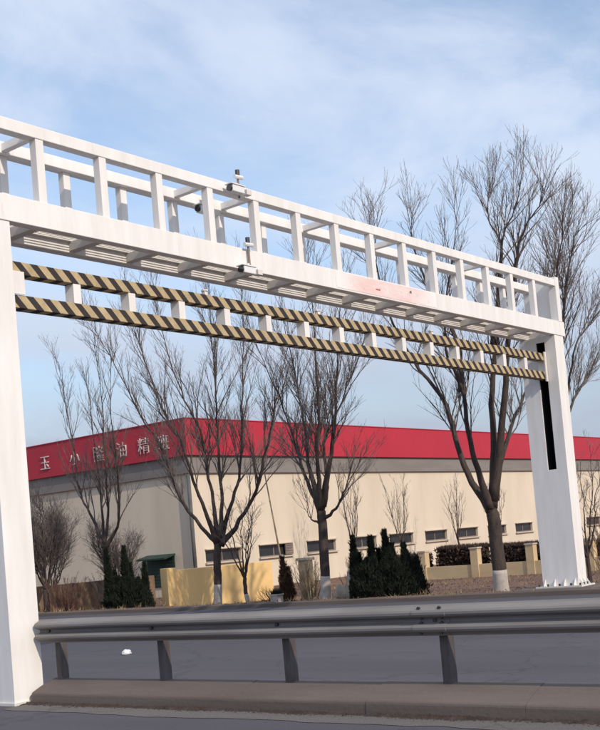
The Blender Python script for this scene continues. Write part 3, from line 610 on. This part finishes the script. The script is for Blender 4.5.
bare_tree('bare_tree', TREES['C'], 'tallest bare tree, thick forked trunk next to the far gantry column', .175, GT, .75, seed=13, lr=.42, dens=(4.4, 5.4, 5.4), lenf=(1.9, .8, .4), ang=(14, 36))
bare_tree('bare_tree', TREES['D'], 'thin bare tree rising behind the two-spired evergreen', .10, GT, seed=14, lr=.5, dens=(4.2, 4.8, 4.6), lenf=(1.9, .8, .4), ang=(12, 32))
bare_tree('bare_tree', TREES['G'], 'bare tree partly hidden behind the far gantry column', .12, GT, seed=15, lr=.45, dens=(5.0, 5.6, 5.4), lenf=(2.1, .85, .42), ang=(14, 36))
def procedural_tree(loc, h, spread, nl, fork, seed):
    random.seed(seed); x, y, z = loc; d = [[(x, y, z-.1), (x+random.uniform(-.05, .05), y, z+fork*.5), (x+random.uniform(-.08, .08), y, z+fork)]]
    tx, ty, tz = d[0][-1]
    for i in range(nl):
        a = 6.28*i/nl+random.uniform(-.4, .4); s = spread*random.uniform(.5, 1.0); hh = (h-fork)*random.uniform(.7, 1.0); p = []
        for k in range(6):
            t = k/5; p.append((tx+math.cos(a)*s*t**.8+random.gauss(0, .05)*t, ty+math.sin(a)*s*t**.8+random.gauss(0, .05)*t, tz-.05+hh*t))
        d.append(p)
    return d
bare_tree('young_tree', procedural_tree((24.1, 21.25, -.2), 3.6, .75, 6, .9, 31), 'small slender bare tree right of the fanned tree at the yellow wall', .06, None, .35, seed=32, dens=(4.5, 6, 6), lenf=(.7, .35, .2), lr=.5)
bare_tree('bushy_bare_tree', procedural_tree((23.8, 29.8, -.2), 3.9, 1.25, 13, .9, 33), 'dense bushy bare tree beside the near gantry column', .11, None, 0, seed=34, dens=(9, 9, 7), lenf=(1.1, .6, .3), lr=.35)
bare_tree('bushy_bare_tree', procedural_tree((26.2, 32.5, -.2), 3.8, 1.4, 10, .7, 35), 'grey bushy bare tree behind the tan wall', .09, None, 0, seed=36, dens=(8, 8, 7), lenf=(.9, .5, .3), lr=.35)
bare_tree('bushy_bare_tree', procedural_tree((24.6, 34.5, -.2), 8.2, 1.6, 7, 2.0, 37), 'tall thin bare tree farthest left behind the gable', .10, None, 0, seed=38, dens=(3, 5, 5), lenf=(1.1, .6, .3), lr=.45)
bare_tree('bushy_bare_tree', procedural_tree((26.3, 29.0, -.2), 2.9, 1.2, 12, .5, 39), 'low wide bare tree just left of the two-spired evergreen', .08, None, 0, seed=40, dens=(9, 9, 7), lenf=(.9, .5, .3), lr=.35)
bare_tree('bare_sapling', procedural_tree((25.2, 11.35, -.2), 3.9, .6, 5, .8, 41), 'reddish bare sapling right of the far gantry column', .05, None, 0, seed=42, dens=(4, 6, 5), lenf=(.7, .4, .2), lr=.5)
for i, (lx, ly, hh, lb) in enumerate(((37.5, 27.0, 5.0, 'slim bare tree by the wall between the first windows'), (41.5, 27.3, 4.4, 'slim bare tree by the wall above the evergreen clump'), (46.2, 27.2, 4.2, 'slim bare tree by the wall left of the forked tree'), (49.6, 27.0, 4.0, 'slim bare tree by the wall behind the forked tree'))):
    bare_tree('slim_bare_tree', procedural_tree((lx, ly, -.2), hh, .7, 7, 1.2, 50+i), lb, .05, 'slim bare trees along the workshop wall', 0, seed=60+i, dens=(2.6, 4, 3), lenf=(.9, .45, .2), lr=.4, ang=(10, 28))

def bare_bush(loc, h, spread, n, label, m, seed, name='bare_bush', cat='bush'):
    random.seed(seed); t = thing(name, loc, label, cat); st = MB(); tw = MB()
    for i in range(n):
        a = random.uniform(0, 6.28); s = spread*random.random()**.6; x = loc[0]+math.cos(a)*s*.25; y = loc[1]+math.sin(a)*s*.25; hh = h*random.uniform(.6, 1.0); p = []
        for k in range(5):
            q = k/4; p.append(Vector((x+math.cos(a)*s*.75*q+random.gauss(0, .02), y+math.sin(a)*s*.75*q+random.gauss(0, .02), loc[2]-.05+hh*q)))
        st.tube(p, [.012, .010, .008, .006, .003], 4, cap=False); grow(tw, p, .008, .003, 1, 2, (3, 8, 5), (15, 40), (.5, .35, .16))
    st.build('stems', M[m], t); tag(tw.build('twigs', M[m], t), kind='stuff')
bare_bush((24.3, 19.1, -.2), 1.35, .55, 34, 'pale dry bush between the brown conifer and the middle tree', 'dry', 71)
bare_bush((24.2, 17.6, -.2), 1.3, .5, 30, 'pale dry bush left of the dark evergreen clump', 'dry', 72)
bare_bush((23.9, 28.9, -.2), 1.3, .8, 60, 'rust brown bare stems in front of the tan wall', 'twig_red', 73)
bare_bush((24.9, 27.6, -.2), 1.3, .9, 60, 'dark bare stems left of the two-spired evergreen', 'twig', 74)
bare_bush((25.6, 10.9, -.2), 2.2, .7, 40, 'reddish bare thicket at the right edge of the view', 'twig_red', 75)
bare_bush((24.7, 20.75, -.2), .45, .5, 30, 'low reddish scrub at the foot of the yellow wall', 'twig_red', 76)

# ------------------------------------------------------------------ small things on the verge
def boulder(loc, s, label, seed, m='stone', name='boulder', cat='stone'):
    random.seed(seed); mb = MB(); nu, nv = 14, 9
    for j in range(nv+1):
        for i in range(nu):
            a, b_ = 2*math.pi*i/nu, math.pi*j/nv-math.pi/2
            p = Vector((math.cos(a)*math.cos(b_), math.sin(a)*math.cos(b_), math.sin(b_)))
            k = 1+.35*mnoise.noise(p*1.7+Vector((seed, 0, 0)))+.12*mnoise.noise(p*5+Vector((0, seed, 0)))
            mb.v.append((loc[0]+p.x*s[0]*k, loc[1]+p.y*s[1]*k, loc[2]+s[2]*.8+p.z*s[2]*k))
    for j in range(nv):
        for i in range(nu): mb.f.append((j*nu+i, j*nu+(i+1) % nu, (j+1)*nu+(i+1) % nu, (j+1)*nu+i))
    return tag(mb.build(name, M[m], smooth=(m != 'plastic')), label, cat)
boulder((23.6, 17.15, -.22), (.20, .16, .50), 'tall pale upright stone left of the evergreen clump', 4)
boulder((23.9, 17.75, -.22), (.24, .18, .30), 'squat pale stone at the foot of the dry bush', 9)
boulder((24.0, 18.4, -.22), (.16, .15, .22), 'small tan stone beside the middle whitewashed trunk', 13)
boulder((11.95, 13.12, 0.0), (.085, .07, .045), 'small crumpled white bag lying on the far roadway', 6, 'plastic', 'crumpled_bag', 'litter')
gp = thing('gate_pillar', (25.3, 20.0, -.2), 'cream gate pillar right of the narrow brown conifer', 'pillar')
MB().box(25.15, 25.45, 19.85, 20.15, -.3, .98).build('shaft', M['plinth'], gp, bevel=.01); MB().box(25.10, 25.5, 19.80, 20.2, .981, 1.06).build('cap', M['sill'], gp, bevel=.01)
pb_ = thing('white_planter', (23.95, 20.05, -.2), 'small whitish planter box at the foot of the brown conifer', 'planter')
k = MB(); z = -.25
k.box(23.82, 24.08, 19.92, 20.18, z, .10); k.build('box', M['wash'], pb_, bevel=.012); MB().box(23.80, 24.10, 19.90, 20.20, .101, .14).build('rim', M['wash'], pb_)
mb = MB(); random.seed(5)
for i in range(240): mb.leaf(Vector((23.95+random.uniform(-.12, .12), 20.05+random.uniform(-.12, .12), .13)), Vector((random.gauss(0, .5), random.gauss(0, .5), 1)), .012, random.uniform(.08, .22))
tag(mb.build('foliage', M['juniper'], pb_), kind='stuff')
lp = thing('leaning_pole', (24.8, 20.4, -.2), 'thin pale leaning pole behind the yellow wall', 'pole')
MB().tube([(24.85, 20.33, -.3), (24.72, 20.42, 1.13), (24.48, 20.55, 3.55)], [.03, .028, .018], 7).build('shaft', M['dry'], lp, smooth=True)
MB().tube([(24.725, 20.415, 1.10), (24.705, 20.425, 1.18)], .036, 8).build('band', M['bolt'], lp)

# ------------------------------------------------------------------ dry grass and leaf litter on the verge
random.seed(90); gr = MB(); lf = MB()
for i in range(1500):
    x, y = random.uniform(21.2, 33.6), random.uniform(8, 34)
    if mnoise.noise(Vector((x*.5, y*.5, 4))) < .05 and random.random() < .8: continue
    if 21.4 < x < 23.1 and 9.6 < y < 11.6: continue
    z = .04 if x < 22.7 else (-.22 if x > 23.3 else -.1)
    for k in range(random.randint(4, 9)): gr.leaf(Vector((x+random.gauss(0, .05), y+random.gauss(0, .05), z)), Vector((random.gauss(0, .5), random.gauss(0, .5), 1)), .008, random.uniform(.05, .2))
for i in range(9000):
    x, y = random.uniform(21.2, 33.6), random.uniform(8, 32); z = .065 if x < 22.6 else (-.185 if x > 23.3 else -.03)
    if 21.4 < x < 23.1 and 9.6 < y < 11.6: continue
    s = random.uniform(.02, .05); lf.leaf(Vector((x, y, z)), Vector((random.gauss(0, 1), random.gauss(0, 1), random.uniform(.0, .5))), s*.5, s)
tag(gr.build('dry_grass', M['straw']), 'sparse tufts of dry winter grass on the far verge', 'grass', kind='stuff')
tag(lf.build('leaf_litter', M['leaf_litter']), 'brown fallen leaves scattered over the bare verge', 'leaves', kind='stuff')
